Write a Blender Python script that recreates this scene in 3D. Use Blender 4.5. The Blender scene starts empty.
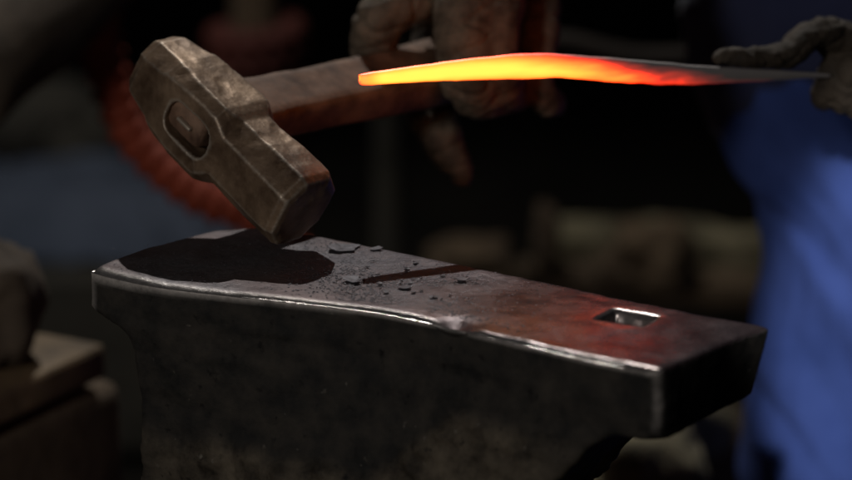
import bpy, bmesh, math, random
from mathutils import Vector, Matrix, noise
random.seed(7)
sc = bpy.context.scene
C = sc.collection
PI = math.pi
# ------------------------------------------------------------------ camera
ZT = 0.75                      # height of the anvil face
PITCH = math.radians(15.9); D = 2.0
SENS = 36.0; LENS = 135.0
FPX = LENS / SENS * 852
cam_loc = Vector((0, -D*math.cos(PITCH), ZT + D*math.sin(PITCH)))
cd = bpy.data.cameras.new('camera'); cam = bpy.data.objects.new('camera', cd); C.objects.link(cam)
cam.location = cam_loc; cam.rotation_euler = (PI/2 - PITCH, 0, 0)
cd.lens = LENS; cd.sensor_width = SENS; cd.clip_end = 100; cd.clip_start = 0.05
cd.dof.use_dof = True; cd.dof.focus_distance = 1.93; cd.dof.aperture_fstop = 3.8; cd.dof.aperture_blades = 0
sc.camera = cam
FW = Vector((0, math.cos(PITCH), -math.sin(PITCH))); UP = Vector((0, math.sin(PITCH), math.cos(PITCH)))

def ray(px, py):
    return FW + Vector((1, 0, 0))*((px-426)/FPX) + UP*((240-py)/FPX)
def at_z(px, py, z):
    r = ray(px, py); return cam_loc + r*((z-cam_loc.z)/r.z)
def at(px, py, y):
    r = ray(px, py); return cam_loc + r*((y-cam_loc.y)/r.y)

# ------------------------------------------------------------------ helpers
def tag(o, label=None, cat=None, group=None, kind=None):
    if label: o['label'] = label
    if cat: o['category'] = cat
    if group: o['group'] = group
    if kind: o['kind'] = kind
    return o
def empty(name, loc, label, cat, group=None):
    o = bpy.data.objects.new(name, None); C.objects.link(o); o.location = loc
    o.empty_display_size = 0.05
    bpy.context.view_layer.update()
    return tag(o, label, cat, group)
def link(name, me, m, parent=None, smooth=True):
    o = bpy.data.objects.new(name, me); C.objects.link(o)
    if m is not None and len(me.materials) == 0: me.materials.append(m)
    if smooth:
        me.polygons.foreach_set('use_smooth', [True]*len(me.polygons))
    if parent is not None:
        o.parent = parent; o.matrix_parent_inverse = Matrix.Translation(parent.location).inverted()
    return o
def to_mesh(bm, name='m'):
    me = bpy.data.meshes.new(name); bm.normal_update(); bm.to_mesh(me); bm.free(); return me
def modded(me, mods):
    """evaluate a mesh through modifiers and give the finished mesh"""
    o = bpy.data.objects.new('tmp', me); C.objects.link(o)
    for t, kw in mods:
        md = o.modifiers.new(t, t)
        for k, v in kw.items(): setattr(md, k, v)
    dg = bpy.context.evaluated_depsgraph_get(); dg.update()
    r = bpy.data.meshes.new_from_object(o.evaluated_get(dg))
    bpy.data.objects.remove(o); return r
def displace(me, fn):
    me.update()
    ns = [v.normal.copy() for v in me.vertices]
    for v, n in zip(me.vertices, ns):
        v.co = fn(v.co.copy(), n)
    me.update()
def fbm(p, s, o=4): return noise.fractal(Vector(p)*s, 0.9, 2.1, o)
def catmull(pts, n=6):
    out = []
    P = [pts[0]] + list(pts) + [pts[-1]]
    for i in range(1, len(P)-2):
        for k in range(n):
            t = k/n
            a, b, c, d = P[i-1], P[i], P[i+1], P[i+2]
            out.append(tuple(0.5*((2*b[j]) + (-a[j]+c[j])*t + (2*a[j]-5*b[j]+4*c[j]-d[j])*t*t + (-a[j]+3*b[j]-3*c[j]+d[j])*t**3) for j in range(len(b))))
    out.append(tuple(pts[-1])); return out
def tube(bm, pts, n=14, flat=1.0, smooth=6, upv=None):
    """pts: (x,y,z,r) swept, hemispherical ends"""
    P = catmull(pts, smooth) if smooth else pts
    pos = [Vector(p[:3]) for p in P]; rad = [p[3] for p in P]
    # round ends
    d0 = (pos[0]-pos[1]).normalized(); d1 = (pos[-1]-pos[-2]).normalized()
    pre = [(pos[0]+d0*rad[0]*math.sin(a), rad[0]*math.cos(a)) for a in (1.5, 1.1, .7, .35)]
    post = [(pos[-1]+d1*rad[-1]*math.sin(a), rad[-1]*math.cos(a)) for a in (.35, .7, 1.1, 1.5)]
    seq = pre + list(zip(pos, rad)) + post
    u = Vector(upv) if upv else Vector((0.13, -1, 0.21))
    rings = []
    for i, (p, r) in enumerate(seq):
        a = seq[max(i-1, 0)][0]; b = seq[min(i+1, len(seq)-1)][0]
        t = (b-a).normalized(); u = (u - t*u.dot(t)).normalized(); w = t.cross(u)
        rings.append([bm.verts.new(p + (u*math.cos(2*PI*k/n)*flat + w*math.sin(2*PI*k/n))*r) for k in range(n)])
    for A, B in zip(rings, rings[1:]):
        for k in range(n): bm.faces.new((A[k], A[(k+1) % n], B[(k+1) % n], B[k]))
    bm.faces.new(rings[0][::-1]); bm.faces.new(rings[-1])
def box(bm, c, s, rot=None, bev=0.0, seg=2):
    r = bmesh.ops.create_cube(bm, size=1)
    vs = r['verts']; M = Matrix.Translation(c) @ (rot.to_4x4() if rot else Matrix()) @ Matrix.Diagonal((*s, 1))
    bmesh.ops.transform(bm, matrix=M, verts=vs)
    if bev:
        es = list({e for v in vs for e in v.link_edges})
        bmesh.ops.bevel(bm, geom=es, offset=bev, segments=seg, affect='EDGES', profile=.5)
def prism(bm, poly, z0, z1, shrink=None):
    lo = [bm.verts.new((x, y, z0)) for x, y in (shrink or poly)]; hi = [bm.verts.new((x, y, z1)) for x, y in poly]
    n = len(poly)
    for i in range(n): bm.faces.new((lo[i], lo[(i+1) % n], hi[(i+1) % n], hi[i]))
    bm.faces.new(lo[::-1]); bm.faces.new(hi)

# ------------------------------------------------------------------ materials
def mat(name, col, rough=.7, metal=0., nscale=20, col2=None, bump=.3, bscale=60, detail=8, lo=.35, hi=.65, rough2=None, sheen=0, bdist=.002, spec=.5, edge=None):
    m = bpy.data.materials.new(name); m.use_nodes = True
    nt = m.node_tree; N = nt.nodes; L = nt.links; b = N['Principled BSDF']
    tc = N.new('ShaderNodeTexCoord'); n1 = N.new('ShaderNodeTexNoise')
    n1.inputs['Scale'].default_value = nscale; n1.inputs['Detail'].default_value = detail; n1.inputs['Roughness'].default_value = .65
    L.new(tc.outputs['Object'], n1.inputs['Vector'])
    rp = N.new('ShaderNodeValToRGB'); rp.color_ramp.elements[0].position = lo; rp.color_ramp.elements[1].position = hi
    rp.color_ramp.elements[0].color = (*col, 1); rp.color_ramp.elements[1].color = (*(col2 or [min(1, c*1.7) for c in col]), 1)
    L.new(n1.outputs['Fac'], rp.inputs['Fac']); L.new(rp.outputs['Color'], b.inputs['Base Color'])
    b.inputs['Metallic'].default_value = metal; b.inputs['Specular IOR Level'].default_value = spec
    mr = N.new('ShaderNodeMapRange'); mr.inputs['To Min'].default_value = rough; mr.inputs['To Max'].default_value = rough2 if rough2 is not None else min(1, rough+.15)
    n2 = N.new('ShaderNodeTexNoise'); n2.inputs['Scale'].default_value = bscale; n2.inputs['Detail'].default_value = 8; n2.inputs['Roughness'].default_value = .6
    L.new(tc.outputs['Object'], n2.inputs['Vector']); L.new(n2.outputs['Fac'], mr.inputs['Value']); L.new(mr.outputs['Result'], b.inputs['Roughness'])
    bp = N.new('ShaderNodeBump'); bp.inputs['Strength'].default_value = bump; bp.inputs['Distance'].default_value = bdist
    L.new(n2.outputs['Fac'], bp.inputs['Height']); L.new(bp.outputs['Normal'], b.inputs['Normal'])
    if edge:
        gm = N.new('ShaderNodeNewGeometry'); er = N.new('ShaderNodeValToRGB'); er.color_ramp.elements[0].position = .505; er.color_ramp.elements[1].position = .535
        L.new(gm.outputs['Pointiness'], er.inputs['Fac']); mx = N.new('ShaderNodeMix'); mx.data_type = 'RGBA'
        ml = N.new('ShaderNodeMath'); ml.operation = 'MULTIPLY'; L.new(er.outputs['Color'], ml.inputs[0]); ml.inputs[1].default_value = .5
        L.new(ml.outputs[0], mx.inputs[0]); L.new(rp.outputs['Color'], mx.inputs[6]); mx.inputs[7].default_value = (*edge, 1); L.new(mx.outputs[2], b.inputs['Base Color'])
    if sheen: b.inputs['Sheen Weight'].default_value = sheen
    m['n'] = 1
    return m

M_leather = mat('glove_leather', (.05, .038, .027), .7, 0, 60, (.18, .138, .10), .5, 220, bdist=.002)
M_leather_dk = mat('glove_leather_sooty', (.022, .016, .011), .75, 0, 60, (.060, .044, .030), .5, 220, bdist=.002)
M_wood = mat('handle_wood', (.07, .036, .022), .62, 0, 34, (.29, .175, .115), .45, 90, rough2=.8, bdist=.0015)
M_head = mat('hammer_steel', (.065, .034, .019), .38, .5, 34, (.34, .235, .155), .5, 130, rough2=.62, bdist=.0010, lo=.30, hi=.68, edge=(.62, .56, .48))
M_block = mat('sooty_timber', (.07, .05, .032), .85, 0, 9, (.16, .115, .075), .6, 40, bdist=.004)
M_plate = mat('rusty_plate', (.09, .062, .036), .6, .0, 14, (.26, .185, .105), .5, 50, bdist=.003)
M_lump = mat('brown_lump', (.05, .038, .028), .8, 0, 14, (.12, .09, .065), .6, 40, bdist=.004)
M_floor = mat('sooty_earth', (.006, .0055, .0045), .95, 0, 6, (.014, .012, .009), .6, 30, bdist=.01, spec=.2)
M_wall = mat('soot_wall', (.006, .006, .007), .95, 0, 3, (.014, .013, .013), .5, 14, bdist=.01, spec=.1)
M_hose = mat('red_rubber', (.24, .036, .014), .6, 0, 8, (.40, .068, .028), .3, 60)
M_hose2 = mat('dull_red_rubber', (.06, .010, .007), .7, 0, 8, (.10, .018, .012), .3, 60)
M_tarp = mat('blue_grey_cloth', (.045, .060, .095), .9, 0, 6, (.08, .10, .15), .5, 30, bdist=.01)
M_log = mat('old_log', (.04, .034, .020), .9, 0, 16, (.32, .28, .18), .6, 30, bdist=.01)
M_logd = mat('dark_log', (.06, .04, .025), .9, 0, 7, (.13, .09, .055), .6, 30, bdist=.01)
M_post = mat('post_wood', (.03, .028, .024), .9, 0, 7, (.055, .05, .04), .6, 30, bdist=.01)
M_blue = mat('blue_denim', (.034, .072, .29), .85, 0, 14, (.062, .115, .42), .5, 500, sheen=0, bdist=.0012, lo=.3, hi=.7)
M_jacket = mat('navy_cloth', (.022, .03, .085), .9, 0, 14, (.032, .042, .115), .5, 400, sheen=.2, bdist=.0012)
M_skin = mat('skin', (.35, .2, .13), .55, 0, 30)
M_boot = mat('boot_leather', (.02, .015, .012), .6, 0, 30)
M_scale = mat('forge_scale', (.04, .04, .05), .5, .4, 200, (.15, .15, .175), .6, 500, bdist=.0006)

# anvil steel: wear attribute drives bare polished edges
def anvil_material():
    m = bpy.data.materials.new('anvil_steel'); m.use_nodes = True
    nt = m.node_tree; N = nt.nodes; L = nt.links; b = N['Principled BSDF']
    tc = N.new('ShaderNodeTexCoord')
    def noi(s, d=8, r=.6):
        n = N.new('ShaderNodeTexNoise'); n.inputs['Scale'].default_value = s; n.inputs['Detail'].default_value = d; n.inputs['Roughness'].default_value = r
        L.new(tc.outputs['Object'], n.inputs['Vector']); return n.outputs['Fac']
    def ramp(f, a, ca, bb, cb):
        r = N.new('ShaderNodeValToRGB'); e = r.color_ramp.elements
        e[0].position = a; e[0].color = (*ca, 1); e[1].position = bb; e[1].color = (*cb, 1); L.new(f, r.inputs['Fac']); return r.outputs['Color']
    def mix(f, a, bb):
        x = N.new('ShaderNodeMix'); x.data_type = 'RGBA'
        L.new(f, x.inputs[0]); L.new(a, x.inputs[6]); L.new(bb, x.inputs[7]); return x.outputs[2]
    def mth(op, a, bb=None, clamp=False):
        x = N.new('ShaderNodeMath'); x.operation = op; x.use_clamp = clamp
        for i, q in enumerate((a, bb)):
            if q is None: continue
            if isinstance(q, (int, float)): x.inputs[i].default_value = q
            else: L.new(q, x.inputs[i])
        return x.outputs[0]
    at_ = N.new('ShaderNodeAttribute'); at_.attribute_name = 'wear'
    ft = N.new('ShaderNodeAttribute'); ft.attribute_name = 'facetop'
    big = noi(14); fine = noi(240, 8, .75); mid = noi(45, 8, .65)
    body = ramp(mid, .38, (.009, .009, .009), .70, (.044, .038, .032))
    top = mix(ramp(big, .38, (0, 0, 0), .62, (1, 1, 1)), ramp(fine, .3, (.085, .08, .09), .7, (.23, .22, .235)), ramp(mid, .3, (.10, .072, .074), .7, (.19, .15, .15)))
    ca = N.new('ShaderNodeAttribute'); ca.attribute_name = 'cast'
    body = mix(ca.outputs['Fac'], body, ramp(mid, .36, (.022, .017, .012), .66, (.115, .095, .070)))
    fl = noi(130, 3, .5)
    body = mix(mth('MULTIPLY', mth('SUBTRACT', fl, .70), 7, True), body, ramp(fine, .3, (.05, .045, .04), .7, (.26, .24, .21)))
    body = mix(mth('MULTIPLY', mth('SUBTRACT', .36, fl), 9, True), body, ramp(fine, .3, (.002, .002, .002), .7, (.006, .005, .005)))
    du = N.new('ShaderNodeAttribute'); du.attribute_name = 'dust'; gran = noi(420, 6, .8); patch = noi(70, 8, .75)
    dm = mth('MULTIPLY', du.outputs['Fac'], mth('MULTIPLY', mth('SUBTRACT', mth('ADD', mth('MULTIPLY', gran, .6), mth('MULTIPLY', patch, .9)), .60), 5, True), True)
    top = mix(dm, top, ramp(gran, .35, (.030, .030, .040), .7, (.17, .17, .20)))
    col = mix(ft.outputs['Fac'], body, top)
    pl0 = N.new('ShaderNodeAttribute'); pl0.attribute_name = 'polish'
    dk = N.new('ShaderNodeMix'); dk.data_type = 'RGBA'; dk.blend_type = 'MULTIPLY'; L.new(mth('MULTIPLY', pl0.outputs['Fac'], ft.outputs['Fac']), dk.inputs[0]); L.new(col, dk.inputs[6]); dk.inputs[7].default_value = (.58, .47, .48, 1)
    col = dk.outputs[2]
    bare = ramp(fine, .3, (.30, .28, .27), .7, (.62, .58, .55))
    wf = mth('MULTIPLY', at_.outputs['Fac'], mth('MULTIPLY', mth('SUBTRACT', mid, .18), 3.4, True), True)
    col = mix(wf, col, bare)
    L.new(col, b.inputs['Base Color'])
    L.new(mth('ADD', mth('MULTIPLY', ft.outputs['Fac'], .55), mth('MULTIPLY', wf, .35), True), b.inputs['Metallic'])
    # roughness
    pl = N.new('ShaderNodeAttribute'); pl.attribute_name = 'polish'; plt = mth('MULTIPLY', pl.outputs['Fac'], ft.outputs['Fac'])
    r1 = mth('SUBTRACT', .78, mth('MULTIPLY', ft.outputs['Fac'], .36)); r2 = mth('SUBTRACT', mth('SUBTRACT', r1, mth('MULTIPLY', wf, .18)), mth('MULTIPLY', plt, .16))
    r3 = mth('ADD', r2, mth('MULTIPLY', mth('SUBTRACT', mid, .5), .35)); L.new(r3, b.inputs['Roughness'])
    b.inputs['Specular IOR Level'].default_value = .3
    bp = N.new('ShaderNodeBump'); L.new(mth('SUBTRACT', mth('ADD', .65, mth('MULTIPLY', dm, .35)), mth('MAXIMUM', mth('MULTIPLY', plt, .50), mth('MULTIPLY', wf, .40))), bp.inputs['Strength']); bp.inputs['Distance'].default_value = .0015
    h = mth('ADD', mth('MULTIPLY', fine, .6), mid); L.new(h, bp.inputs['Height']); L.new(bp.outputs['Normal'], b.inputs['Normal'])
    return m
M_anvil = anvil_material()

# ------------------------------------------------------------------ anvil
front_px = [(90, 267), (112, 273), (150, 281), (210, 289), (290, 298), (350, 305), (400, 313), (450, 324), (550, 347), (660, 371)]
back_px = [(771, 326), (700, 313), (560, 284), (440, 259), (320, 235), (262, 226), (215, 229), (160, 243)]
front = [at_z(x, y, ZT).xy for x, y in front_px]; back = [at_z(x, y, ZT).xy for x, y in back_px]
LEFT, RIGHT = front[0], front[-1]
AX = (RIGHT - LEFT).normalized(); AY = Vector((-AX.y, AX.x)); ALEN = (RIGHT-LEFT).length
AW = (back[0]-front[-1]).dot(AY)
def loc2w(u, v): return LEFT + AX*u + AY*v        # u along, v across (towards the back)
anvil_base_z = ZT - 0.27
bm = bmesh.new()
FUV = [((p-LEFT).dot(AX), (p-LEFT).dot(AY)) for p in front]
_fc = catmull(FUV, 10)
def vfs(u):
    if u <= 0: return 0
    for (a0, b0), (a1, b1) in zip(_fc, _fc[1:]):
        if u <= a1: return b0+(b1-b0)*max(0, (u-a0))/max(1e-9, a1-a0)
    return 0
poly = [tuple(loc2w(u, 0)) for u, v in FUV] + [tuple(p) for p in back]     # straight front; bowed after remeshing
def anv_prism(z0, z1, lo, hi):
    """rect in (u0,u1,v0,v1) bottom and top"""
    def q(r): return [tuple(loc2w(r[0], r[2])), tuple(loc2w(r[1], r[2])), tuple(loc2w(r[1], r[3])), tuple(loc2w(r[0], r[3]))]
    prism(bm, q(hi), z0, z1, q(lo))
W = AW
prism(bm, poly, ZT-.026, ZT)
qa, qb = loc2w(ALEN-.035, .0008), loc2w(ALEN-.035, W-.0005)
prism(bm, [tuple(qa), poly[len(front)-1], poly[len(front)], tuple(qb)], ZT-.0440, ZT-.010)
# side profile (u, depth) swept across the width, following the bowed front edge
bot = [(.0, .026), (.006, .029), (.024, .034), (.031, .041), (.034, .055), (.036, .09), (.038, .17), (.0385, .272), (ALEN-.137, .272), (ALEN-.135, .20), (ALEN-.120, .14), (ALEN-.092, .105), (ALEN-.066, .076), (ALEN-.045, .054), (ALEN-.033, .0455), (ALEN-.028, .0440), (ALEN-.001, .0435)]
def vfront(u):
    P = [((p-LEFT).dot(AX), (p-LEFT).dot(AY)) for p in front]
    for (a0, b0), (a1, b1) in zip(P, P[1:]):
        if u <= a1: return b0+(b1-b0)*max(0, (u-a0))/(a1-a0)
    return P[-1][1]
vfront = lambda u: 0
us = sorted(set([u for u, _ in bot] + [i*.008 for i in range(1, int(ALEN/.008)) if i*.008 < ALEN-.002]))
def depth_at(u):
    for (a0, b0), (a1, b1) in zip(bot, bot[1:]):
        if a0 <= u <= a1 and a1 > a0: return b0+(b1-b0)*(u-a0)/(a1-a0)
    return bot[-1][1]
prev = None
for u in us:
    f0 = vfront(u)+.0006; back_v = (W if u > .05 else W*(.55+.45*u/.05))-.0004
    A_, B_ = loc2w(u, f0), loc2w(u, back_v); zb = ZT-depth_at(u)
    ring = [bm.verts.new((A_.x, A_.y, ZT-.002)), bm.verts.new((A_.x, A_.y, zb)), bm.verts.new((B_.x, B_.y, zb)), bm.verts.new((B_.x, B_.y, ZT-.002))]
    if prev:
        for k in range(4): bm.faces.new((prev[k], prev[(k+1) % 4], ring[(k+1) % 4], ring[k]))
    else: bm.faces.new(ring[::-1])
    prev = ring
bm.faces.new(prev)
# spreading foot
anv_prism(anvil_base_z, ZT-.215, (-.0, ALEN-.09, -.02, W+.02), (.036, ALEN-.134, .003, W-.003))
bmesh.ops.recalc_face_normals(bm, faces=bm.faces)
me = to_mesh(bm)
ROTM = Matrix.Translation((LEFT.x, LEFT.y, 0)) @ Matrix.Rotation(math.atan2(AX.y, AX.x), 4, 'Z'); me.transform(ROTM.inverted())
me = modded(me, [('REMESH', dict(mode='VOXEL', voxel_size=.0018, adaptivity=0)), ('SMOOTH', dict(factor=.5, iterations=9))])
for v in me.vertices:
    v.co.y += vfs(v.co.x)*max(0, 1-v.co.y/W)*max(0, min(1, 1-(ZT-v.co.z-.03)/.08))
me.transform(ROTM)
# hardy hole
hc = at_z(628, 317, ZT)
bmh = bmesh.new(); e1 = (at_z(655, 321, ZT)-at_z(605, 311, ZT)).normalized()
box(bmh, (hc.x, hc.y, ZT), (.028, .020, .07), Matrix.Rotation(math.atan2(AX.y, AX.x), 3, 'Z'), .002)
cut = link('cutter', to_mesh(bmh), None)
me = modded(me, [('BOOLEAN', dict(operation='DIFFERENCE', object=cut, solver='EXACT'))])
bpy.data.objects.remove(cut)
def dist_poly(p, pts):
    best = 9
    for a, b in zip(pts, pts[1:]):
        ab = b-a; t = max(0, min(1, (p-a).dot(ab)/ab.dot(ab))); best = min(best, (p-(a+ab*t)).length)
    return best
def lowf(co, u, dz):
    t = max(0, min(1, (u-.19)/.07)); t = t*t*(3-2*t)
    thr = .094 - .044*t + .010*fbm((co.x, co.y, co.z*.3), 16, 3)
    return max(0, min(1, (dz-thr)/.010))*max(0, min(1, (ALEN-.045-u)/.05))*max(0, min(1, (dz-.03)/.012))*max(.35, min(1, u/.08))
def anv(co, n):
    u = (co.xy-LEFT).dot(AX); v = (co.xy-LEFT).dot(AY); dz = ZT-co.z
    k = fbm(co, 14, 5); k2 = fbm(co, 60, 4)
    if dz < .003 and n.z > .5:
        co = co + Vector((0, 0, -.0011*max(0, k+.2) + .0002*k2))
        # worn, slumped front rim towards the left, and a dent at the edge
        d = max(0, v-vfs(u)) if u > 0 else 0
        co.z -= max(0, .0016-d)**2*300
        q = co.xy-hc.xy; hx = max(abs(q.dot(AX))-.0140, abs(q.dot(AY))-.010)
        co.z -= .0016*max(0, 1-max(0, hx)/.0035)**2
        slump = max(0, 1-u/(ALEN*.55))
        x_ = max(0, .0046+.0042*slump+.0006*noise.noise(co*30)-d); co.z -= .32*x_*x_/(x_+.0012)
        ch = at_z(452, 323, ZT).xy
        co.z -= .005*math.exp(-((co.xy-ch).length/.010)**2)
        return co
    depth = min(1, dz/.02)
    if u > ALEN-.03 and dz < .07:
        sh = max(0, min(1, v/W))
        co = co - Vector((AX.x, AX.y, 0))*.010*min(1, dz/.0435)*sh*min(1, (u-ALEN+.03)/.02)
    r_ = math.hypot((co.xy-RIGHT).length, 0)
    co = co + Vector((AY.x-AX.x, AY.y-AX.y, 0))*(.0022+.0012*noise.noise(co*70))*math.exp(-(r_/.005)**2)*min(1, dz/.006)
    co.z += .005*math.exp(-(r_/.007)**2)*max(0, min(1, (dz-.034)/.01))
    low = lowf(co, u, dz)
    a = .0007*k + .0004*k2
    a += low*(.0025 + .0045*fbm(co, 26, 5) + .0050*abs(fbm(co, 60, 4)))
    if v < .02: a += .0012*fbm((co.x*.5, co.y*.5, co.z*3), 20, 4)*depth
    ch = at_z(452, 323, ZT)
    a -= .0035*math.exp(-(((co-ch).length)/.011)**2)
    a += .0025*math.exp(-(abs((co-ch).length-.016)/.004)**2)*(1 if v < .01 else 0)
    return co + n*a
displace(me, anv)
me = modded(me, [('SMOOTH', dict(factor=.5, iterations=2))])
for nm_ in ('wear', 'facetop', 'polish', 'cast', 'dust'): me.attributes.new(nm_, 'FLOAT', 'POINT')
RV = RIGHT.copy(); chp = at_z(452, 323, ZT).xy
wv = []; fv = []; al = []
ca_ = []; du_ = []; dcx = at_z(400, 268, ZT).xy
for v in me.vertices:
    co = v.co; p = co.xy; dz = ZT-co.z; u = (p-LEFT).dot(AX)
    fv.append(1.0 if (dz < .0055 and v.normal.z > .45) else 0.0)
    d = math.hypot((p-LEFT).dot(AY)-vfs(u), max(0, dz-.001)) if u > 0 else dist_poly(p, front)
    wdt = .0044 + .0040*max(0, 1-u/(ALEN*.5)) + .0009*noise.noise(co*25)
    w = max(0, 1-d/wdt)*1.6
    w *= 1-.9*math.exp(-((p-chp).length/.011)**2)
    d2 = (p-RV).length
    w = max(w, (max(0, 1-d2/.006)*1.3*(.4+.9*max(0, noise.noise(co*120)+.4)) if dz < .06 else 0))
    d3 = (p-LEFT).length
    w = max(w, (max(0, 1-d3/.006)*.5 if dz < .03 else 0))
    cs = .35*math.exp(-((math.hypot(p.x-hc.x, p.y-hc.y)-.019)/.003)**2) if dz < .01 else 0
    q = p-hc.xy; inh = max(abs(q.dot(AX))-.0140, abs(q.dot(AY))-.010)
    if inh < .0028 and 0 < dz < .05: w = max(w, .40 if dz < .004 else .5); fv[-1] = 1.0
    wv.append(min(1, max(w, cs)))
    ca_.append(lowf(co, u, dz)); dd = p-dcx; du_.append(math.exp(-(dd.dot(AX)/.075)**2-(dd.dot(AY)/.05)**2) if dz < .005 else 0)
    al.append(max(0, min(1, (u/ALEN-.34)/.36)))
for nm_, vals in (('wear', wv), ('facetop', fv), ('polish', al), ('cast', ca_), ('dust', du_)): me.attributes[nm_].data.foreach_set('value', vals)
anvil = empty('anvil', (loc2w(ALEN/2, W/2).x, loc2w(ALEN/2, W/2).y, anvil_base_z), 'dark worn steel anvil with square hardy hole and bright chipped front edge', 'anvil')
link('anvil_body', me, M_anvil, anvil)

# stump carrying the anvil
bm = bmesh.new()
sc_ = loc2w(ALEN*.42, W/2)
n = 48; rings = []
for z in [0, .05, .15, .3, anvil_base_z-.01, anvil_base_z-.001]:
    rr = .24 if z < anvil_base_z-.005 else .235
    rings.append([bm.verts.new((sc_.x+math.cos(2*PI*k/n)*rr*(1+.04*noise.noise((math.cos(2*PI*k/n)*2, math.sin(2*PI*k/n)*2, z*.5)))*(1.08 if z < .02 else 1), sc_.y+math.sin(2*PI*k/n)*rr*.9, z)) for k in range(n)])
for A, B in zip(rings, rings[1:]):
    for k in range(n): bm.faces.new((A[k], A[(k+1) % n], B[(k+1) % n], B[k]))
bm.faces.new(rings[-1]); bm.faces.new(rings[0][::-1])
tag(link('wood_stump', to_mesh(bm), M_block, None, False), 'broad round wooden stump carrying the anvil', 'stump')

# ------------------------------------------------------------------ forge scale on the anvil face
def flake_mesh(r, seed, th=.0004):
    rnd = random.Random(seed); bm = bmesh.new(); n = 11
    pts = [(r*rnd.uniform(.55, 1.1)*math.cos(2*PI*k/n), r*rnd.uniform(.45, .8)*math.sin(2*PI*k/n)) for k in range(n)]
    def zz(x, y): return .08*r*noise.noise((x*120+seed, y*120, 0)) + .12*(x*x+y*y)/r
    lo = []; hi = []
    for s in (.5, 1):
        hi.append([bm.verts.new((x*s, y*s, zz(x*s, y*s)+th)) for x, y in pts]); lo.append([bm.verts.new((x*s, y*s, zz(x*s, y*s))) for x, y in pts])
    for A, flip in ((hi, 0), (lo, 1)):
        c = bm.verts.new((0, 0, th if not flip else 0))
        for k in range(n):
            j = (k+1) % n; f1 = (c, A[0][k], A[0][j]); f2 = (A[0][k], A[1][k], A[1][j], A[0][j])
            bm.faces.new(f1[::-1] if flip else f1); bm.faces.new(f2[::-1] if flip else f2)
    for k in range(n):
        j = (k+1) % n; bm.faces.new((lo[1][k], lo[1][j], hi[1][j], hi[1][k]))
    return to_mesh(bm)
def place_flake(px, py, r, seed, label, group=None, tilt=.1):
    p = at_z(px, py, ZT); o = link('scale_flake', flake_mesh(r, seed), M_scale, None, False)
    o.location = (p.x, p.y, ZT+.0006); o.rotation_euler = (random.uniform(-tilt, tilt), random.uniform(-tilt, tilt), random.uniform(0, 6))
    tag(o, label, 'scale flake', group); return o
place_flake(343, 250, .0125, 3, 'largest curled flake of grey scale towards the back edge of the anvil face')
place_flake(353, 281, .0075, 5, 'flake of grey scale lying under the start of the blade shadow on the anvil')
place_flake(405, 289, .0055, 8, 'thin scale flake lying just in front of the blade shadow')
place_flake(376, 250, .0050, 13, 'small flake right of the largest scale flake')
place_flake(462, 281, .0050, 14, 'dark sliver of scale rightmost on the anvil face')
rnd = random.Random(4)
for i in range(26):
    x = rnd.gauss(400, 32); y = 250 + (x-330)*.14 + rnd.uniform(0, 38)
    place_flake(x, y, rnd.uniform(.0010, .0026), 20+i, 'one of the tiny grey scale chips scattered beyond and before the blade shadow', 'tiny scale chips on the anvil face', .25)
# grit nobody could count
tb = bmesh.new(); bmesh.ops.create_icosphere(tb, subdivisions=1, radius=1); tv = [v.co.copy() for v in tb.verts]; tf = [[v.index for v in f.verts] for f in tb.faces]; tb.free()
GV = []; GF = []
for i in range(4200):
    if i % 6 == 0: x = rnd.uniform(110, 520)
    else: x = rnd.gauss(395, 50)
    yb = 229 + (x-290)*.19 if x > 290 else 232 + abs(x-250)*.08
    yf = 283+(x-150)*.10 if x < 400 else 308+(x-400)*.22
    if not 100 < x < 620: continue
    y = rnd.uniform(yb+4, yf-3)
    p = at_z(x, y, ZT); s = rnd.uniform(.00025, .0008)*(1 if i % 6 else .6)
    Mx = Matrix.Translation((p.x, p.y, ZT-.0001)) @ Matrix.Rotation(rnd.uniform(0, 6), 4, 'Z') @ Matrix.Diagonal((1.3*s, 1.0*s, .35*s, 1))
    k0 = len(GV); GV += [Mx @ c for c in tv]; GF += [[k0+j for j in f] for f in tf]
gm_ = bpy.data.meshes.new('grit'); gm_.from_pydata([tuple(c) for c in GV], [], GF)
tag(link('scale_grit', gm_, M_scale, None, False), 'fine grey grit of forge scale on the anvil face', 'scale grit', None, 'stuff')

# ------------------------------------------------------------------ hammer
S = 1/1650.
a_ = Vector((157, -143, -118)).normalized(); h_ = Vector((1, 1.26, -.06)); h_.normalize(); s_ = a_.cross(h_).normalized()   # axis, handle, side
HC = at(228, 137, .008)
def hl(a, h, s): return HC + a_*a + h_*h + s_*s
hammer = empty('hammer', HC, 'heavy forging hammer with a rusty steel head hovering above the anvil face', 'hammer')
bm = bmesh.new()
# stations along the axis: (a, half h, half s, chamfer)
st = [(-.079, .012, .013, .008), (-.0765, .017, .019, .0085), (-.070, .0215, .0235, .0105), (-.050, .0245, .0265, .010), (-.046, .025, .0275, .0085), (-.024, .0255, .028, .0065), (.002, .0255, .028, .0065),
      (.008, .0245, .0268, .009), (.013, .0230, .0250, .0115), (.040, .0235, .0255, .012), (.062, .0245, .0262, .0125), (.070, .0245, .026, .0125), (.0745, .0225, .024, .012), (.0755, .019, .020, .0095)]
prev = None
for a, hh, hs, c in st:
    pts = [(hh, hs-c), (hh-c, hs), (-hh+c, hs), (-hh, hs-c), (-hh, -hs+c), (-hh+c, -hs), (hh-c, -hs), (hh, -hs+c)]
    ring = [bm.verts.new(hl(a, x, y)) for x, y in pts]
    if prev:
        for k in range(8): bm.faces.new((prev[k], prev[(k+1) % 8], ring[(k+1) % 8], ring[k]))
    else: bm.faces.new(ring[::-1])
    prev = ring
bm.faces.new(prev)
bmesh.ops.recalc_face_normals(bm, faces=bm.faces)
me = to_mesh(bm)
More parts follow.
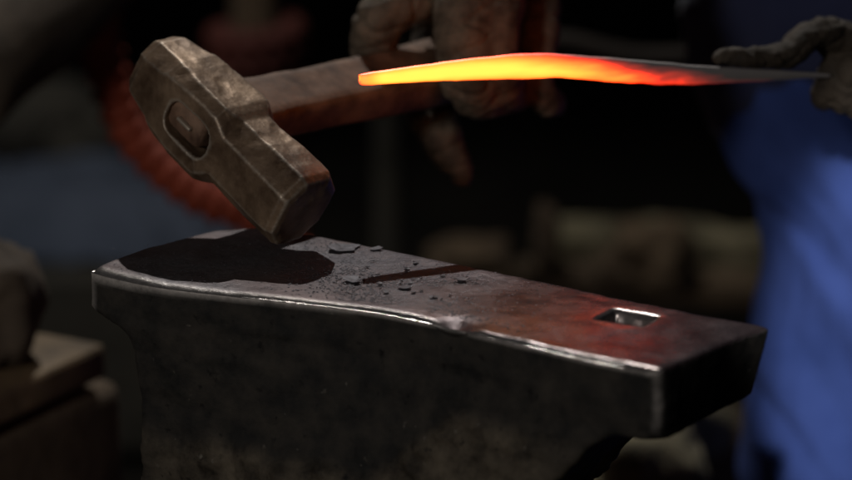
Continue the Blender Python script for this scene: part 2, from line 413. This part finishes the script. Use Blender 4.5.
bmh = bmesh.new(); R3 = Matrix((a_, h_, s_)).transposed()
box(bmh, hl(-.014, 0, 0), (.040, .09, .024), R3, .009, 4)
cut = link('cutter', to_mesh(bmh), None)
me = modded(me, [('BOOLEAN', dict(operation='DIFFERENCE', object=cut, solver='EXACT')), ('REMESH', dict(mode='VOXEL', voxel_size=.0009)), ('SMOOTH', dict(factor=.5, iterations=4))])
bpy.data.objects.remove(cut)
displace(me, lambda co, n: co + n*(.0004*fbm(co, 60, 4) + .0012*fbm(co, 18, 3) - .0016*max(0, noise.noise(co*75)-.25)))
link('head', me, M_head, hammer)
bm = bmesh.new()
prev = None
hs_ = [(-.0215, .64, .44), (-.019, .76, .54), (-.008, .78, .54), (.0, .95, .6), (.024, 1.02, .66), (.06, .94, .70), (.10, .90, .72), (.16, .94, .76), (.22, 1.0, .8), (.27, 1.04, .84), (.30, 1.02, .84), (.305, .85, .7)]
for t, ka, ks in hs_:
    ring = []
    off = .004*math.sin(t*9)
    for k in range(20):
        q = 2*PI*k/20; cx = abs(math.cos(q))**.42*math.copysign(1, math.cos(q)); sy = abs(math.sin(q))**.42*math.copysign(1, math.sin(q))
        ring.append(bm.verts.new(hl(-.019+off + .0215*ka*cx, t, .0200*ks*sy)))
    if prev:
        for k in range(20): bm.faces.new((prev[k], prev[(k+1) % 20], ring[(k+1) % 20], ring[k]))
    else: bm.faces.new(ring[::-1])
    prev = ring
bm.faces.new(prev); bmesh.ops.recalc_face_normals(bm, faces=bm.faces)
bmesh.ops.subdivide_edges(bm, edges=bm.edges, cuts=3, use_grid_fill=True)
me = modded(to_mesh(bm), [('SMOOTH', dict(factor=.5, iterations=3))])
displace(me, lambda co, n: co + n*(.0007*fbm(co, 30, 4)))
hd = link('handle', me, M_wood, hammer)
bm = bmesh.new(); box(bm, hl(-.019, -.0225, 0), (.013, .0040, .0025), R3, .0008); link('wedge', to_mesh(bm), M_head, hammer)

# ------------------------------------------------------------------ glowing blade
top_px = [(360.5, 75), (364, 73.5), (400, 68), (450, 61), (500, 55.5), (530, 53.5), (560, 54), (620, 58.5), (660, 62), (700, 65.5), (760, 69), (800, 71.5), (824, 73.5), (830, 75)]
bot_px = [(360.5, 82), (364, 85), (400, 83), (450, 80.5), (500, 79), (530, 78.5), (560, 77.5), (620, 82), (660, 84), (700, 84.2), (760, 81.5), (800, 79), (824, 77.5), (830, 76)]
def blade_y(px): return -.0024 + (px-362)/468*.135
bm = bmesh.new(); bm.verts.layers.float.new('glow_along'); bm.verts.layers.float.new('glow_across'); heat = bm.verts.layers.float['glow_along']; core = bm.verts.layers.float['glow_across']
T = catmull(top_px, 8); B = catmull(bot_px, 8); rings = []
nrm = Vector((.47, -1, -.0)).normalized()
CS = [(0, 0), (.06, .7), (.2, 1), (.5, 1.05), (.8, 1), (.94, .7), (1, 0), (.94, -.7), (.8, -1), (.5, -1.05), (.2, -1), (.06, -.7)]
for (tx, ty), (bx, by) in zip(T, B):
    wob = .5*noise.noise((tx*.05, 0, 0)); 
    if tx < 368 or tx > 820: wob = 0
    pt = at(tx, ty+wob, blade_y(tx)); pb = at(bx, by+1.1*noise.noise((bx*.06, 5, 0)), blade_y(bx)+.002)
    th = .0030*(1-.45*max(0, (tx-600)/230))
    if tx < 364: th *= .6
    ring = []
    for v, d in CS:
        p = pt.lerp(pb, v) + nrm*th*d + nrm*.0004*noise.noise((tx*.08, v*3, 1))
        vv = bm.verts.new(p); vv[heat] = (tx-360)/470.; vv[core] = v; ring.append(vv)
    rings.append(ring)
n = len(CS)
for A, B_ in zip(rings, rings[1:]):
    for k in range(n): bm.faces.new((A[k], A[(k+1) % n], B_[(k+1) % n], B_[k]))
bm.faces.new(rings[0][::-1]); bm.faces.new(rings[-1]); bmesh.ops.recalc_face_normals(bm, faces=bm.faces)
m = bpy.data.materials.new('glowing_steel'); m.use_nodes = True
N = m.node_tree.nodes; L = m.node_tree.links; b = N['Principled BSDF']
def attr(nm):
    x = N.new('ShaderNodeAttribute'); x.attribute_name = nm; return x.outputs['Fac']
def M2(op, a, bb, clamp=False):
    x = N.new('ShaderNodeMath'); x.operation = op; x.use_clamp = clamp
    for i, q in enumerate((a, bb)):
        if isinstance(q, (int, float)): x.inputs[i].default_value = q
        else: L.new(q, x.inputs[i])
    return x.outputs[0]
tc = N.new('ShaderNodeTexCoord'); mp = N.new('ShaderNodeMapping'); mp.inputs['Scale'].default_value = (22, 22, 110); L.new(tc.outputs['Object'], mp.inputs['Vector'])
nz = N.new('ShaderNodeTexNoise'); nz.inputs['Scale'].default_value = 1.; nz.inputs['Detail'].default_value = 6; L.new(mp.outputs['Vector'], nz.inputs['Vector'])
H = attr('glow_along'); Vc = attr('glow_across')
# temperature 0..1 : drops to the right; the top (spine) cools sooner; rims a little cooler
def sstep(x, a, bb):
    r = N.new('ShaderNodeMapRange'); r.interpolation_type = 'SMOOTHSTEP'; r.inputs['From Min'].default_value = a; r.inputs['From Max'].default_value = bb; L.new(x, r.inputs['Value']); return r.outputs['Result']
cool = sstep(M2('ADD', H, M2('MULTIPLY', M2('SUBTRACT', .55, Vc), .26)), .30, .93)
rim = M2('MULTIPLY', M2('POWER', M2('MULTIPLY', M2('ABSOLUTE', M2('SUBTRACT', Vc, .5), 0), 2), 3), .2)
endc = M2('MULTIPLY', M2('SUBTRACT', 1, sstep(H, 0.0, .05)), .17)
right = M2('ADD', .25, sstep(H, .32, .6)); nn = M2('MULTIPLY', M2('MULTIPLY', M2('SUBTRACT', nz.outputs['Fac'], .5), .6), right)
nn = M2('MULTIPLY', nn, M2('SUBTRACT', 1.0, M2('POWER', cool, 8)))
t_ = M2('SUBTRACT', M2('SUBTRACT', M2('SUBTRACT', M2('ADD', 1, nn), cool), rim), endc)
rp = N.new('ShaderNodeValToRGB'); e = rp.color_ramp.elements
e[0].position = .10; e[0].color = (0, 0, 0, 1); e[1].position = 1; e[1].color = (1.7, .74, .075, 1)
for p_, c_ in ((.25, (.10, .006, .003)), (.42, (.55, .022, .006)), (.6, (3.6, .10, .012)), (.78, (3.8, .30, .03)), (.9, (2.1, .50, .045))):
    q = e.new(p_); q.color = (*c_, 1)
L.new(t_, rp.inputs['Fac']); L.new(rp.outputs['Color'], b.inputs['Emission Color']); 
L.new(M2('ADD', 1.0, M2('MULTIPLY', M2('POWER', M2('MAXIMUM', t_, 0), 3), .30)), b.inputs['Emission Strength'])
b.inputs['Base Color'].default_value = (.5, .47, .47, 1); b.inputs['Metallic'].default_value = .5; b.inputs['Roughness'].default_value = .5
tag(link('blade_blank', to_mesh(bm), m), 'long forged blade glowing yellow to red, its grey end held in a glove', 'blade')

# ------------------------------------------------------------------ person
PX = .43; PY = .56
person = empty('person', (PX, PY, 0), 'person in blue work trousers and leather gloves standing behind the anvil', 'person')
def V4(p, r): return (p.x, p.y, p.z, r)
def blob_mesh(paths, vox=.0020, sm=4, flats=None, n=14):
    bm = bmesh.new()
    for i, p in enumerate(paths): tube(bm, p, n=n, flat=(flats[i] if flats else 1))
    bmesh.ops.recalc_face_normals(bm, faces=bm.faces)
    return modded(to_mesh(bm), [('REMESH', dict(mode='VOXEL', voxel_size=vox)), ('SMOOTH', dict(factor=.5, iterations=sm))])
def pxp(seq): return [V4(at(x, y, d), r) for x, y, d, r in seq]
# skeleton points
wrL = at(498, -62, .285); wrR = at(905, 62, .21)
elL = Vector((.20, .50, 1.10)); shL = Vector((.24, .58, 1.40)); elR = Vector((.66, .42, 1.0)); shR = Vector((.62, .58, 1.40))
# body: one continuous mesh, hidden by its clothes
B_paths = [
 [(PX, .60, .95, .12), (PX, .60, 1.1, .115), (PX, .60, 1.28, .13), (PX, .59, 1.38, .11)],
 [(shL.x, shL.y, shL.z, .06), (PX, .59, 1.40, .08), (shR.x, shR.y, shR.z, .06)],
 [(PX, .58, 1.42, .055), (PX, .56, 1.52, .052)],
 [(PX, .55, 1.56, .072), (PX, .545, 1.60, .082), (PX, .55, 1.66, .085)],
 [(shL.x, shL.y, shL.z, .05), (elL.x, elL.y, elL.z, .038), (wrL.x, wrL.y, wrL.z, .026)],
 [(shR.x, shR.y, shR.z, .05), (elR.x, elR.y, elR.z, .038), (wrR.x, wrR.y, wrR.z, .026)],
 [(PX-.075, .60, .92, .075), (PX-.078, .54, .5, .045), (PX-.085, .55, .30, .04), (PX-.09, .56, .08, .034)],
 [(PX+.085, .60, .92, .075), (PX+.118, .55, .5, .042), (PX+.12, .56, .30, .04), (PX+.14, .58, .08, .036)],
 [(PX-.10, .57, .05, .035), (PX-.10, .45, .035, .03)], [(PX+.14, .59, .05, .035), (PX+.15, .47, .035, .03)],
]
link('body', blob_mesh(B_paths, .008, 3), M_skin, person)
# trousers
def leg_path(x0, x1, yk): return [(x0, .60, .93, .125), (x0-.002, .57, .80, .118), (x0+(x1-x0)*.5, yk+.02, .65, .108), (x1, yk, .5, .092), (x1, yk+.02, .35, .085), (x1-.002, .555, .2, .08), (x1, .56, .10, .078)]
tr = blob_mesh([leg_path(.364, .342, .515), leg_path(.51, .545, .52), [(.36, .60, .93, .12), (.51, .60, .93, .12)]], .005, 3, n=24)
def fold(co, n):
    # diagonal drag lines of cloth pulled from hip to knee
    q = co.z + (co.x-.35)*1.3
    w = noise.noise((q*9+3, co.x*2.2, co.y*2.2)); w2 = noise.noise((q*24, co.x*6, co.y*5))
    q2 = co.z - (co.x-.35)*.8; w3 = noise.noise((q2*8+9, co.x*3, 2))
    return co + n*(.044*w + .028*w3*(1-abs(w)) + .006*w2 - .010*max(0, .10-abs(w))*10*.5)
displace(tr, fold)
tag(link('trousers', tr, M_blue, person), 'creased bright blue work trousers')
# jacket
jk = blob_mesh([[(PX, .60, .79, .165), (PX, .60, 1.1, .165), (PX, .60, 1.28, .16), (PX, .59, 1.37, .12)], [(PX-.10, .58, .765, .135), (PX-.08, .59, 1.2, .12)], [(PX+.10, .58, .765, .135), (PX+.08, .59, 1.2, .12)],
 [(shL.x, shL.y, shL.z, .075), (PX, .59, 1.38, .09), (shR.x, shR.y, shR.z, .075)],
 [(shL.x, shL.y, shL.z, .07), (elL.x, elL.y, elL.z, .062), (wrL.x*.75+elL.x*.25, wrL.y*.75+elL.y*.25, wrL.z*.75+elL.z*.25, .05)],
 [(shR.x, shR.y, shR.z, .07), (elR.x, elR.y, elR.z, .062), (wrR.x*.8+elR.x*.2, wrR.y*.8+elR.y*.2, wrR.z*.8+elR.z*.2, .05)]], .006, 4, n=20)
displace(jk, lambda co, n: co + n*(.012*fbm(co, 7, 3)))
link('jacket', jk, M_jacket, person)
for pts in ([(PX-.10, .58, .06, .05), (PX-.10, .50, .055, .05), (PX-.10, .42, .045, .042)], [(PX+.14, .60, .06, .05), (PX+.145, .52, .055, .05), (PX+.15, .44, .045, .042)]):
    link('boot', blob_mesh([pts, [(pts[0][0], pts[0][1], .06, .05), (pts[0][0], pts[0][1], .16, .052)]], .005, 4), M_boot, person)
# gloves
g1 = blob_mesh([
 pxp([(448, -22, .205, .017), (425, -6, .185, .0165), (398, 6, .170, .0165), (379, 20, .166, .0165), (375, 44, .176, .016), (380, 70, .195, .015), (395, 88, .205, .013)]),   # index
 pxp([(478, -40, .215, .019), (470, -12, .180, .0205), (466, 25, .162, .0205), (467, 62, .158, .0205), (476, 87, .163, .0195), (492, 96, .182, .016)]),                          # middle
 pxp([(505, -38, .235, .018), (496, -8, .190, .0200), (492, 30, .170, .0200), (494, 62, .167, .0195), (500, 86, .172, .0175), (515, 92, .198, .014)]),                      # ring
 pxp([(535, -30, .250, .015), (540, 10, .222, .0145), (538, 50, .206, .014), (537, 84, .200, .0125), (546, 99, .204, .0110), (552, 102, .212, .010)]),             # little
 pxp([(470, -30, .270, .020), (440, 30, .262, .018), (428, 90, .238, .0175), (440, 134, .212, .0150), (452, 156, .205, .0125), (459, 166, .202, .0110), (463, 177, .199, .0080)]),  # thumb
 pxp([(470, -45, .240, .030), (500, -50, .255, .032), (530, -50, .268, .030)]), pxp([(480, -30, .262, .026), (515, -25, .272, .026)]), pxp([(500, -50, .265, .036), (503, -90, .300, .038), (515, -150, .34, .045)]),
], .0016, 9)
def wr(co, n):
    return co + n*(.0022*fbm(co, 24, 3) + .0016*abs(noise.noise(co*70)) - .0018*max(0, .12-abs(noise.noise((co.x*25, co.y*20, co.z*60))))*8)
displace(g1, wr)
tag(link('glove', g1, M_leather, person), 'grey brown leather glove gripping the hammer handle')
g2 = blob_mesh([
 pxp([(720, 58, .110, .0046), (728, 57, .111, .0062), (748, 58, .113, .0066), (772, 58, .120, .0078), (790, 53, .127, .0092), (803, 42, .133, .0100), (816, 33, .139, .0105), (832, 36, .148, .0125), (850, 46, .160, .016), (872, 58, .182, .018)]),
 pxp([(868, 46, .172, .015), (848, 56, .152, .0125), (836, 72, .147, .0120), (829, 89, .152, .0108), (823, 98, .162, .009)]),
 pxp([(882, 56, .165, .015), (860, 62, .146, .0135), (848, 78, .143, .0128), (846, 94, .147, .0115), (842, 102, .158, .009)]),
 pxp([(892, 70, .168, .015), (872, 74, .148, .0130), (862, 90, .146, .0122), (860, 106, .152, .010)]),
 pxp([(902, 86, .176, .013), (886, 90, .156, .0115), (876, 104, .154, .010), (873, 116, .162, .0085)]),
 pxp([(872, 56, .188, .024), (890, 68, .190, .028), (905, 64, .205, .032)]), pxp([(895, 64, .20, .030), (960, 40, .24, .036), (1010, 10, .27, .044)]),
], .0013, 3, flats=[1.35, 1, 1, 1, 1, 1, 1])
displace(g2, lambda co, n: co + n*(.0022*fbm(co, 45, 4) + .0016*abs(noise.noise(co*95)) - .0012*max(0, .1-abs(noise.noise((co.x*60, co.y*30, co.z*40))))*10))
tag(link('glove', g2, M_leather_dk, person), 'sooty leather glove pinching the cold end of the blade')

# ------------------------------------------------------------------ surroundings
bm = bmesh.new()
bmesh.ops.create_grid(bm, x_segments=120, y_segments=120, size=8)
for v in bm.verts: v.co.z = .02*fbm(v.co, 1.5, 4) - .01; v.co.y += 2
for v in bm.verts: v.co.z = min(v.co.z, .0)
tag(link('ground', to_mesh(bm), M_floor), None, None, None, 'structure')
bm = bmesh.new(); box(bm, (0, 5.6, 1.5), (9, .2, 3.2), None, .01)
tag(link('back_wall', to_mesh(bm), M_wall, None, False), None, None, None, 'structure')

def log(name, p0, p1, r, mt, label, group=None, cat='log', seed=0, knots=.06):
    bm = bmesh.new(); p0 = Vector(p0); p1 = Vector(p1); t = (p1-p0).normalized(); u = t.orthogonal().normalized(); w = t.cross(u); rings = []
    for i in range(13):
        f = i/12; c = p0.lerp(p1, f) + Vector((0, 0, .02*noise.noise((f*2, seed, 0))))
        rings.append([bm.verts.new(c + (u*math.cos(2*PI*k/20)+w*math.sin(2*PI*k/20))*r*(1+knots*2*noise.noise((math.cos(2*PI*k/20)*1.5+seed, math.sin(2*PI*k/20)*1.5, f*4)))) for k in range(20)])
    for A, B in zip(rings, rings[1:]):
        for k in range(20): bm.faces.new((A[k], A[(k+1) % 20], B[(k+1) % 20], B[k]))
    bm.faces.new(rings[0][::-1]); bm.faces.new(rings[-1]); bmesh.ops.recalc_face_normals(bm, faces=bm.faces)
    o = link(name, to_mesh(bm), mt); tag(o, label, cat, group); return o
def rock(name, c, s, mt, label, cat, seed=0, group=None, rough=.25):
    bm = bmesh.new(); bmesh.ops.create_icosphere(bm, subdivisions=4, radius=1)
    for v in bm.verts:
        d = v.co.normalized(); k = 1 + rough*noise.noise(d*1.3+Vector((seed, 0, 0))) + rough*.4*noise.noise(d*4+Vector((0, seed, 0)))
        k *= 1/max(abs(d.x), abs(d.y), abs(d.z))**.35
        v.co = Vector((d.x*s[0], d.y*s[1], d.z*s[2]))*k + Vector(c)
    o = link(name, to_mesh(bm), mt); tag(o, label, cat, group); return o
def gz(px, py, z=0.): return at_z(px, py, z)

# lower-left bench block, plate, lump (just behind the anvil's left end)
p = at(62, 402, .12)
bb = empty('work_block', (p.x, .25, 0), 'brown timber work block left of the anvil', 'work block')
rz = Matrix.Rotation(math.radians(27), 3, 'Z')
rz = Matrix.Rotation(math.radians(60), 3, 'Z'); dl = rz @ Vector((1, 0, 0)); dp = rz @ Vector((0, 1, 0))
ct = at(126, 372, .36)
cc_ = ct - dl*.30 + dp*.16
bm = bmesh.new(); box(bm, (cc_.x, cc_.y, ct.z/2-.003), (.60, .32, ct.z-.006), rz, .012, 3)
bmesh.ops.subdivide_edges(bm, edges=bm.edges, cuts=6, use_grid_fill=True)
me = to_mesh(bm); displace(me, lambda co, n: co + n*.004*fbm(co, 12, 4)); link('block', me, M_block, bb)
pc_ = at(106, 346, .34); ph = pc_.z - ct.z
bm = bmesh.new(); box(bm, (pc_.x-dl.x*.25+dp.x*.13, pc_.y-dl.y*.25+dp.y*.13, ct.z+ph/2+.002), (.50, .26, max(.02, ph)), rz, .004, 2)
bmesh.ops.subdivide_edges(bm, edges=bm.edges, cuts=5, use_grid_fill=True)
me = to_mesh(bm); displace(me, lambda co, n: co + n*.002*fbm(co, 18, 4))
tag(link('plank', me, M_plate), 'thick brown plank lying on the timber work block', 'plank')
q = at(2, 312, .30)
rock('stone', (q.x-.01, q.y, pc_.z+.046), (.038, .045, .043), M_lump, 'rounded dark brown stone resting on the plank left of the anvil', 'stone', 4)

# blue-grey cloth heap
cc = gz(60, 262, .0)
bm = bmesh.new(); bmesh.ops.create_grid(bm, x_segments=90, y_segments=90, size=1)
for v in bm.verts:
    x, y = v.co.x, v.co.y; r = math.hypot(x, y); hgt = max(0, 1-r*r)**.7
    v.co = Vector((x*.23, y*.20, .055*hgt + .02*abs(fbm((x*2, y*2, 0), 1.2, 4))))
me = to_mesh(bm); me = modded(me, [('SOLIDIFY', dict(thickness=.01))])
o = link('cloth_heap', me, M_tarp); o.location = at(70, 240, 1.95); o.location.z = 0.222; tag(o, 'heap of blue grey cloth on a low crate behind the anvil', 'cloth')

cr = at(70, 240, 1.95)
bm = bmesh.new(); box(bm, (cr.x, cr.y, .109), (.56, .50, .218), None, .006)
tag(link('crate', to_mesh(bm), M_post, None, False), 'low dark wooden crate under the blue grey cloth', 'crate')
# red ribbed hose
def hose(pts, r, label, rib=.012, mt=None):
    P = catmull(pts, 26); bm = bmesh.new(); pos = [Vector(p) for p in P]
    # resample evenly
    ds = [0]
    for a, b in zip(pos, pos[1:]): ds.append(ds[-1]+(b-a).length)
    step = rib/6; n = int(ds[-1]/step); u = Vector((0, -1, .1)); rings = []; j = 0; ev = []
    for i in range(n):
        d = i*step
        while ds[j+1] < d: j += 1
        ev.append(pos[j].lerp(pos[j+1], (d-ds[j])/max(1e-9, ds[j+1]-ds[j])))
    for i in range(n):
        t = (ev[min(i+1, n-1)]-ev[max(i-1, 0)]).normalized(); u = (u-t*u.dot(t)).normalized(); w = t.cross(u)
        rr = r*(1+.17*math.sin(i/6*2*PI))
        rings.append([bm.verts.new(ev[i]+(u*math.cos(2*PI*k/14)+w*math.sin(2*PI*k/14))*rr) for k in range(14)])
    for A, B in zip(rings, rings[1:]):
        for k in range(14): bm.faces.new((A[k], A[(k+1) % 14], B[(k+1) % 14], B[k]))
    bm.faces.new(rings[0][::-1]); bm.faces.new(rings[-1]); bmesh.ops.recalc_face_normals(bm, faces=bm.faces)
    tag(link('hose', to_mesh(bm), mt or M_hose), label, 'hose')
yh = .75
hp = [(150, -260), (110, -140), (98, -60), (99, 10), (106, 70), (130, 130), (165, 170), (205, 198), (250, 215), (300, 262), (330, 330)]
hose([tuple(at(x, y, yh+.0*i)) for i, (x, y) in enumerate(hp)] + [tuple(at(340, 420, yh)), tuple(at(350, 600, yh+.1))], .017, 'ribbed red hose hanging in a curve behind the hammer', .017)
yh2 = 1.5
h2 = []
for i in range(40):
    a = i/39*2*PI*3.2; c = at(255, 60 - i*1.2 + 14, yh2); h2.append((c.x+.042*math.cos(a), c.y+.045*math.sin(a), c.z+.0))
h2 = [(h2[0][0], h2[0][1], .02)] + h2
hose(h2, .013, 'faint dark red coil of hose farther back above the hammer head', .02, M_hose2)
# post which carries the coil
pc = at(255, 60, yh2)
log('post', (pc.x, pc.y, 0), (pc.x, pc.y, 2.1), .026, M_logd, 'dark post carrying the faint red hose coil behind the hammer', None, 'post', 11, .02)
# faint post behind the hand
pc = at(388, 190, 1.6)
log('post', (pc.x, 1.6, 0), (pc.x, 1.6, 2.2), .017, M_post, 'thin faint grey post far behind the hammer hand', None, 'post', 12, .02)
# pale bar behind the blade
log('rail', at(500, 48, .9), at(725, 54, .92), .008, M_boot, 'blurred brown rail behind the blade, left of the trousers', None, 'rail', 5, .02)

# pale rubble and logs behind to the right
def g(px, py, z): return tuple(at_z(px, py, z))
def beam(name, p0, p1, hgt, wid, mt, label, cat):
    p0 = Vector(p0); p1 = Vector(p1); c = (p0+p1)/2; d = p1-p0; bm = bmesh.new()
    box(bm, c, (d.length, wid, hgt), Matrix.Rotation(math.atan2(d.y, d.x), 3, 'Z') @ Matrix.Rotation(-math.atan2(d.z, d.xy.length), 3, 'Y'), .006, 2)
    bmesh.ops.subdivide_edges(bm, edges=bm.edges, cuts=14, use_grid_fill=True)
    me = to_mesh(bm); displace(me, lambda co, n: co + n*(.010*fbm(co, 9, 4))); tag(link(name, me, mt), label, cat)
beam('timber', at(538, 250, 1.45), at(840, 256, 1.52), .052, .07, M_log, 'long pale weathered beam lying behind the right half of the anvil', 'timber')
beam('timber', at(440, 272, 1.36), at(840, 296, 1.42), .030, .06, M_logd, 'long dark beam lying in front of the pale weathered beam', 'timber')
rock('stone', at(546, 236, 1.36), (.014, .03, .036), M_logd, 'narrow upright stone before the end of the pale weathered beam', 'stone', 9)
rock('stone', at(648, 255, 1.36), (.045, .04, .034), M_logd, 'dark angular stone before the middle of the pale weathered beam', 'stone', 5, None, .5)
rock('stone', at(480, 262, 1.34), (.045, .05, .024), M_logd, 'low dark stone left of the pale weathered beam', 'stone', 7, None, .5)
log('log', at(590, 405, .62), at(780, 440, .75), .030, M_log, 'short pale log on the floor below the square end of the anvil', None, 'log', 3)
rock('stone', at(640, 470, .55), (.05, .05, .045), M_log, 'grey olive stone below the square end of the anvil', 'stone', 15)
rock('stone', at(715, 455, .72), (.05, .05, .05), M_logd, 'brown stone between the anvil and the trousers near the floor', 'stone', 16)
for i, (x, y, sx, sy) in enumerate([(28, 130, .09, .08), (75, 150, .06, .07), (40, 175, .08, .04)]):
    rock('stone', at(x, y, 2.2), (sx, .08, sy), M_post, ['large dim stone at the far left edge', 'dim upright stone left of the red hose', 'low dim stone above the blue grey cloth'][i], 'stone', 30+i)
log('timber', at(-60, 85, .55), at(120, -70, .75), .055, M_lump, 'thick dark brown beam slanting across the top left corner', None, 'timber', 21)

# ------------------------------------------------------------------ light
w = bpy.data.worlds.new('World'); sc.world = w; w.use_nodes = True
w.node_tree.nodes['Background'].inputs[0].default_value = (.55, .65, 1, 1); w.node_tree.nodes['Background'].inputs[1].default_value = .006
def spot(name, loc, target, power, size, angle, col, blend=.3):
    ld = bpy.data.lights.new(name, 'SPOT'); ld.energy = power; ld.shadow_soft_size = size; ld.spot_size = math.radians(angle); ld.spot_blend = blend; ld.color = col
    o = bpy.data.objects.new(name, ld); C.objects.link(o); o.location = loc
    o.rotation_euler = (Vector(target)-Vector(loc)).to_track_quat('-Z', 'Y').to_euler()
    return o
KD = Vector((-.05, .80, 1.0)).normalized()
spot('key_lamp', Vector((0, 0, ZT)) + KD*2.4, (0, 0, ZT), 90,     .012, 42, (1, .96, .90))
spot('side_lamp', (-.02, -1.75, 1.5), (.47, .45, .52), 150, .02, 10.5, (1, .97, .92), .25)
spot('dim_front_lamp', (-1.1, -2.0, 1.5), (-.02, .2, .82), 42, .15, 60, (1, .93, .85), .5)
spot('rear_lamp', (-.5, .9, 2.7), (.05, 1.75, .2), 60, .2, 50, (1, .95, .85), .6)

sc.view_settings.view_transform = 'Standard'; sc.view_settings.look = 'None'; sc.view_settings.exposure = 0; sc.view_settings.gamma = 1
sc.render.engine = 'CYCLES'
bpy.context.view_layer.update()
